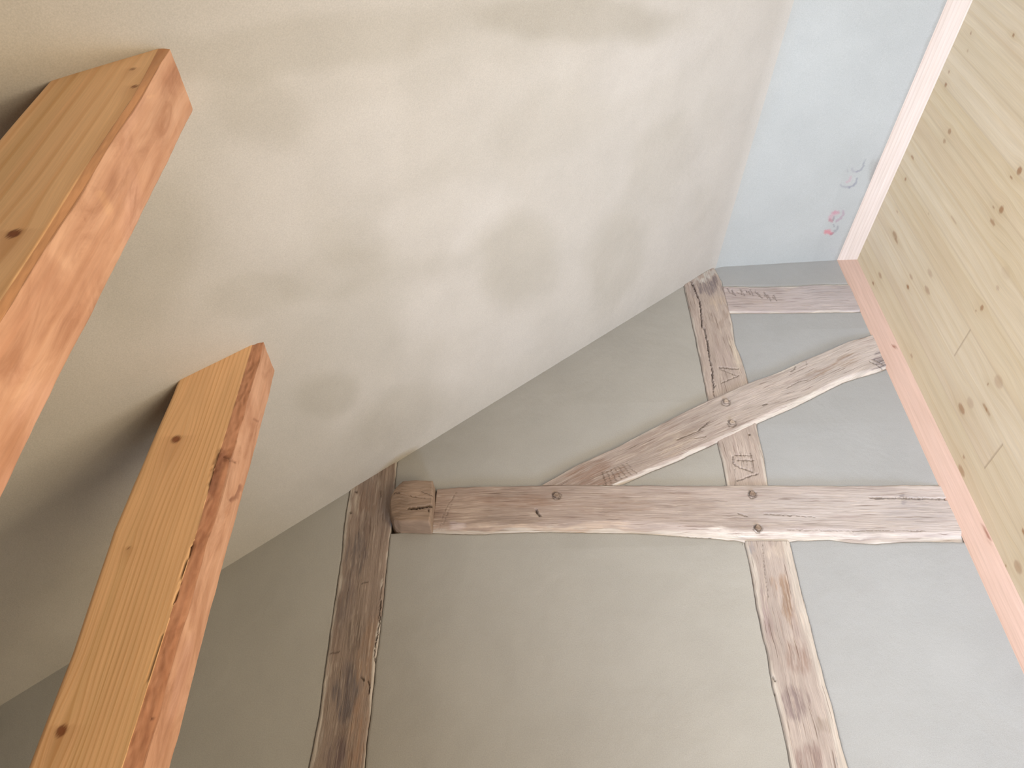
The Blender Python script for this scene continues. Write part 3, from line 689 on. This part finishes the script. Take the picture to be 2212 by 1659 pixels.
post('free_standing_post', -.4048 * S, -.3209 * S, .6281 * S, .688 * S, wane2,
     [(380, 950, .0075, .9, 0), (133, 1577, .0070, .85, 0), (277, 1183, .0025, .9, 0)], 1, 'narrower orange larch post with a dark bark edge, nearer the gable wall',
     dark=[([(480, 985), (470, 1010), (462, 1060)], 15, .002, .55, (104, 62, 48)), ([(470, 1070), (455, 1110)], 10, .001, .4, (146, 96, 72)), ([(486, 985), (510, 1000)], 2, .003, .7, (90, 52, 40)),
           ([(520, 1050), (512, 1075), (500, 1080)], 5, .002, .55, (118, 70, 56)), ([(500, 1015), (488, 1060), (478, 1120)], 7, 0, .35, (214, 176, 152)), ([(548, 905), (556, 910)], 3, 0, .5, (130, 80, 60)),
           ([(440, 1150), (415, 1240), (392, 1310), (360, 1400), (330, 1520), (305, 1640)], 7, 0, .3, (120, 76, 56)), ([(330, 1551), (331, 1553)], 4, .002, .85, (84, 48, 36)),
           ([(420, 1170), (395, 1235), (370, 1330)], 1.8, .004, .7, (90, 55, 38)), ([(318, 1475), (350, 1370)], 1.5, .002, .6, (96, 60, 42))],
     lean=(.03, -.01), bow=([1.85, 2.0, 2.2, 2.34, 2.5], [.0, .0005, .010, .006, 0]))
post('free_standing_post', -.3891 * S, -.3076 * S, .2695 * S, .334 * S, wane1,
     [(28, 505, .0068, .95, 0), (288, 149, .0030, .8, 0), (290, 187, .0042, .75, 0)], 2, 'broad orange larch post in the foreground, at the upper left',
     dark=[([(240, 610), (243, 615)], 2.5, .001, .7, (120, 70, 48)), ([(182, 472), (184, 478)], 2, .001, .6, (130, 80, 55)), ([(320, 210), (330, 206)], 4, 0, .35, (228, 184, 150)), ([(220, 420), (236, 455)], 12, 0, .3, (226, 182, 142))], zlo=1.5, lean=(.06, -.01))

# ------------------------------------------------------------------ pine panelled wall and its strips
def onp(px, py):
    d = hit(px, py, PO, PN) - PO
    M2 = np.stack([-J, -PU], 1); return np.linalg.lstsq(M2, d, rcond=None)[0]
A2a = onp(2111, 1100)[0]                     # inner edge of the upright strip
B1a = .5 * (onp(1853, 562)[1] + onp(2099, 0)[1])
A2a = .5 * (A2a + onp(1967.5, 800)[0])
print('strip', A2a, B1a, onp(1853, 562), onp(2099, 0), onp(2212, 0), onp(2212, 1306))
ua = nonuni(-.03, 4.7, -.03, 1.40, .0035, .1)      # towards the camera and past it
vb = nonuni(-.02, 1.70, -.02, 1.45, .0028, .05)     # down
U, V = np.meshgrid(ua, vb, indexing='ij')
P = PO - U[..., None] * J - V[..., None] * PU
px, py = to_px(P)
off_l = A2a + .0825
lw = .0865
li = np.floor((U - off_l) / lw)
# each lamella is made of lengths butted end to end
rs = np.array([(math.sin(k * 12.9898 + 4.1) * 43758.5453) % 1 for k in range(-3, 80)])
lam = li.astype(int) + 3
jA = onp(2146, 986); jB = onp(2081, 737)
jl = {int(np.floor((jA[0] - off_l) / lw)): jA[1], int(np.floor((jB[0] - off_l) / lw)): jB[1]}
jz = np.array([jl.get(k - 3, [3.0, -.5, 4.0, 1.62][k % 4]) for k in range(83)])
lower = (V > jz[lam]).astype(int)
sh = np.array([(math.sin(k * 78.233 + 1.7) * 43758.5453) % 1 for k in range(400)])
tv = sh[(lam * 2 + lower) % 400]
base = lin(240, 225, 198)
col = base * (.95 + .10 * tv)[..., None] ** np.array([.7, 1.0, 1.9])
wavy = fbm(st3(V * 1.4, U * 22, tv * 9), 301, 3)
col = col * (1 + .06 * wavy)[..., None] ** np.array([.8, 1, 1.5])
pk = sm(.1, .6, fbm(st3(V * 1.1, U * 14, tv * 5), 305, 2))[..., None] * .30
col = col * (1 - pk) + lin(214, 186, 150) * pk
# glue lines
dl = np.abs((U - off_l) / lw - np.round((U - off_l) / lw)) * lw
k = ((1 - sm(.0003, .003, dl)) * .16)[..., None]; col = col * (1 - k) + lin(150, 112, 66) * k
for q in (jA, jB):
    k_ = int(np.floor((q[0] - off_l) / lw)); k = ((1 - sm(.0006, .0035, np.abs(V - q[1]))) * (li == k_) * .45)[..., None]; col = col * (1 - k) + lin(142, 104, 62) * k
UU = U.copy()
KN = [(2097, 72, .0035, 1.0, .55), (2189, 76, .004, 1.2, .7), (2090, 110, .0035, 1.2, .35), (2050, 155, .003, 1.6, .5), (2043, 183, .005, 1.3, .75), (2051, 284, .0065, 1.3, .6), (2040, 305, .0045, 1.8, .5),
      (1971, 340, .003, 4.0, .6), (1956, 387, .004, 1.6, .75), (2202, 369, .0085, 1.0, .8), (2184, 384, .0022, 3.0, .8), (2163, 453, .0085, 1.0, .75), (2144, 480, .0045, 3.0, .6), (2060, 475, .003, 6.0, .35),
      (2146, 448, .0016, 3.0, .6), (1933, 508, .007, 2.6, .55), (1936, 520, .003, 5.0, .5), (1938, 457, .003, 2.0, .4), (2006, 462, .0025, 2.0, .3), (1901, 595, .0055, 2.6, .5), (1886, 612, .0032, 2.4, .75), (1961, 620, .004, 2.4, .9), (1968, 598, .005, 2.4, .35),
      (2003, 627, .006, 3.0, .45), (2009, 590, .006, 2.8, .3), (2121, 665, .0065, 1.0, .7), (2108, 671, .0018, 1.6, .7), (1969, 769, .004, 2.2, .45), (2077, 883, .008, 2.2, .65), (2096, 870, .010, 1.6, .25), (2157, 825, .012, 1.5, .30), (2134, 830, .002, 2.0, .8),
      (2128, 880, .003, 4.5, .7), (2134, 890, .003, 4.5, .45), (2082, 987, .003, 2.0, .6), (2077, 1017, .007, 2.6, .55), (2173, 1223, .0022, 1.2, .95), (2199, 1225, .010, 1.6, .45), (2212, 1150, .004, 2.4, .8), (2172, 590, .012, 1.6, .10), (2155, 622, .004, 2.0, .3)]
for kx, ky, r, el, s_ in KN:
    q = onp(kx, ky); du = U - q[0]; dv = V - q[1]; dv2 = dv / el
    g = np.exp(-((du / (r * 3)) ** 2 + (dv / (r * el * 3 + .012)) ** 2)); UU = UU - du * .7 * g
    e = np.sqrt((du / r) ** 2 + (dv2 / r) ** 2)
    k = ((1 - sm(.8, 1.25, e)) * s_)[..., None]; col = col * (1 - k) + lin(168, 118, 80) * k
    k = ((1 - sm(.2, .7, e)) * s_ * .25)[..., None]; col = col * (1 - k) + lin(176, 126, 88) * k
    k = ((1 - sm(1.2, 2.6, e)) * sm(.9, 1.25, e) * .35 * s_)[..., None]; col = col * (1 - k) + lin(232, 216, 182) * k
    k = (g * .18 * s_)[..., None]; col = col * (1 - k) + lin(196, 166, 116) * k
UV = np.stack([UU + tv * 3.7, V + tv * 9.1], -1)
V1 = P.reshape(-1, 3); f = gridf(*U.shape, flip=True).tolist()
nb = len(V1); VV = [V1]; CC = [np.clip(col, 0, 1).reshape(-1, 3)]; UVV = [UV.reshape(-1, 2)]
# below the sight of the photograph the boarding goes on round the side window
def quadp(a0, a1, b0, b1):
    global nb
    q = np.array([PO - a * J - b * PU for a, b in ((a0, b0), (a1, b0), (a1, b1), (a0, b1))])
    VV.append(q); CC.append(np.tile(base, (4, 1))); UVV.append(np.array([(a0, b0), (a1, b0), (a1, b1), (a0, b1)])); f.append((nb, nb + 1, nb + 2, nb + 3)[::-1]); nb += 4
HB = float(PO[2] / PU[2])
WA0, WA1, WB0, WB1 = .68, 2.08, 1.95, 2.70
quadp(-.03, 4.7, 1.70, WB0); quadp(-.03, WA0, WB0, WB1); quadp(WA1, 4.7, WB0, WB1); quadp(-.03, 4.7, WB1, HB)
# window jambs
def jamb(p):
    global nb
    q = np.array(p); VV.append(q); CC.append(np.tile(base, (4, 1))); UVV.append(np.array([(0, 0), (0, 1), (.2, 1), (.2, 0)], float)); f.append((nb, nb + 1, nb + 2, nb + 3)); nb += 4
cr = [PO - a * J - b * PU for a, b in ((WA0, WB0), (WA1, WB0), (WA1, WB1), (WA0, WB1))]
for i in range(4):
    a_, b2 = cr[i], cr[(i + 1) % 4]; jamb([a_, b2, b2 - PN * .16, a_ - PN * .16])
o = mk('wall_right', np.vstack(VV), f, M_PINE, uv=np.vstack(UVV), col=np.vstack(CC), smooth=False)
tagit(o, kind='structure')

# triangular cover strips: one along the ceiling, one down the gable wall
def strip(name, out_a, out_b, in_a, in_b, back_a, back_b, c, seed, width_uv):
    N = 160; t = np.linspace(0, 1, N)[:, None]
    rows = []
    M = 14
    o_ = out_a + (out_b - out_a) * t; i_ = in_a + (in_b - in_a) * t; bk = back_a + (back_b - back_a) * t
    s_ = np.linspace(0, 1, M)
    V = [bk]
    for q in s_: V.append(o_ + (i_ - o_) * q)
    V = np.stack(V, 1)                                    # N, M+1, 3
    Ls = float(np.linalg.norm(out_b - out_a)); w = float(np.linalg.norm(in_a - out_a))
    uv = np.stack([np.r_[-.02, s_ * w][None, :] + 0 * t + seed * 1.9, 0 * V[..., 0] + t * Ls + seed], -1)
    col = lin(*c) * (1 + .05 * fbm(st3(t * Ls * 2 + 0 * V[..., 0], np.r_[-.02, s_ * w][None, :] * 60 + 0 * V[..., 0], seed), seed, 3))[..., None]
    edge = np.r_[0, 1 - sm(0, .25, s_)][None, :, None] * .10 + 0 * V[..., :1]
    col = col * (1 - edge) + lin(186, 140, 104) * edge
    if name == 'trim_2':
        px, py = to_px(V)
        for kx, ky, rx, ry, an, k_ in [(1931, 748, 4.5, 3, 40, .8), (2131, 1152, 3.5, 22, -18, .75), (1975, 870, 20, 10, 60, .0)]:
            k = blot(px + 1.5 * vn(V * 200, 5), py, [(kx, ky, rx, ry, an, k_)])[..., None]; col = col * (1 - k) + lin(138, 74, 50) * k
    Mx = M + 1
    f = gridf(N, Mx, closed=True).tolist() + [tuple(range(Mx)), tuple((N - 1) * Mx + i for i in range(Mx))[::-1]]
    o = mk(name, V.reshape(-1, 3), f, M_STRIP, uv=uv.reshape(-1, 2), col=np.clip(col, 0, 1).reshape(-1, 3), smooth=False)
    bm = bmesh.new(); bm.from_mesh(o.data); bmesh.ops.recalc_face_normals(bm, faces=bm.faces); bm.to_mesh(o.data); bm.free()
    tagit(o, kind='structure'); return o
inner = PO - A2a * J - B1a * PU                           # where the mitre meets the panel
back = PO + .0 * J
LEN = 4.6
# along the ceiling
if A[2] > 0:
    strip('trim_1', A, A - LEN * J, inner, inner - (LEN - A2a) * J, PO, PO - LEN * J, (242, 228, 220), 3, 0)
    DN = 2.2
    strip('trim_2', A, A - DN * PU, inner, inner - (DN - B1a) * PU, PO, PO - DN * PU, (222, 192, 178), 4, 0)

# ------------------------------------------------------------------ the rest of the room, outside the picture
def box(name, x0, x1, y0, y1, z0, z1, m_, c=(189, 184, 172), parent=None):
    v, f = boxvf(x0, x1, y0, y1, z0, z1); return mk(name, v, f, m_, parent, uv=np.array(v)[:, :2], col=np.tile(lin(*c), (8, 1)), smooth=False)
YB = -2.7
tagit(box('floor', -2.1, 1.7, YB - .15, S + .15, -.12, 0, M_FLOOR), kind='structure')
KX = -1.90
kz = float(zs(KX, 0)) + .25
vv, ff = [], []
for y0, y1, z0, z1 in ((YB, S, 0, .4), (YB, S, 1.4, kz), (YB, -2.3, .4, 1.4), (-1.3, S, .4, 1.4)):
    v, f = boxvf(KX - .12, KX, y0, y1, z0, z1, off=len(vv)); vv += v; ff += f
tagit(mk('wall_left', vv, ff, M_CLAY, col=np.tile(lin(120, 108, 92), (len(vv), 1)), smooth=False), kind='structure')
# rear wall in four pieces round its window
vv, ff = [], []
for x0, x1, z0, z1 in ((KX - .1, 1.7, 0, .6), (KX - .1, 1.7, 1.6, 3.8), (KX - .1, -.95, .6, 1.6), (1.0, 1.7, .6, 1.6)):
    v, f = boxvf(x0, x1, YB - .15, YB, z0, z1, off=len(vv)); vv += v; ff += f
tagit(mk('wall_rear', vv, ff, M_CLAY, col=np.tile(lin(120, 108, 92), (len(vv), 1)), smooth=False), kind='structure')
def frame(name, corners, nrm, n=2):
    vv, ff = [], []
    c = [np.array(q) for q in corners]; nrm = np.array(nrm)
    def bar(p, q, w):
        a = n_(q - p); s = n_(np.cross(a, nrm)) * w / 2; d = nrm * .03
        b = len(vv)
        for e in (p, q):
            for i, j in ((-1, -1), (1, -1), (1, 1), (-1, 1)): vv.append(e + s * i + d * j)
        for i in range(4): ff.append((b + i, b + (i + 1) % 4, b + 4 + (i + 1) % 4, b + 4 + i))
        ff.extend([(b, b + 3, b + 2, b + 1), (b + 4, b + 5, b + 6, b + 7)])
    for i in range(4): bar(c[i], c[(i + 1) % 4], .07)
    bar(.5 * (c[0] + c[1]), .5 * (c[3] + c[2]), .06)
    return tagit(mk(name, vv, ff, M_WHITE, smooth=False), kind='structure')
frame('window_1', [q - PN * .12 for q in cr], PN)
frame('window_2', [(-.95, YB - .08, 1.6), (1.0, YB - .08, 1.6), (1.0, YB - .08, .6), (-.95, YB - .08, .6)], (0, 1, 0))
frame('added_window', [(KX - .06, -2.3, 1.4), (KX - .06, -1.3, 1.4), (KX - .06, -1.3, .4), (KX - .06, -2.3, .4)], (1, 0, 0))  # unseen window, added to go with the low left fill light
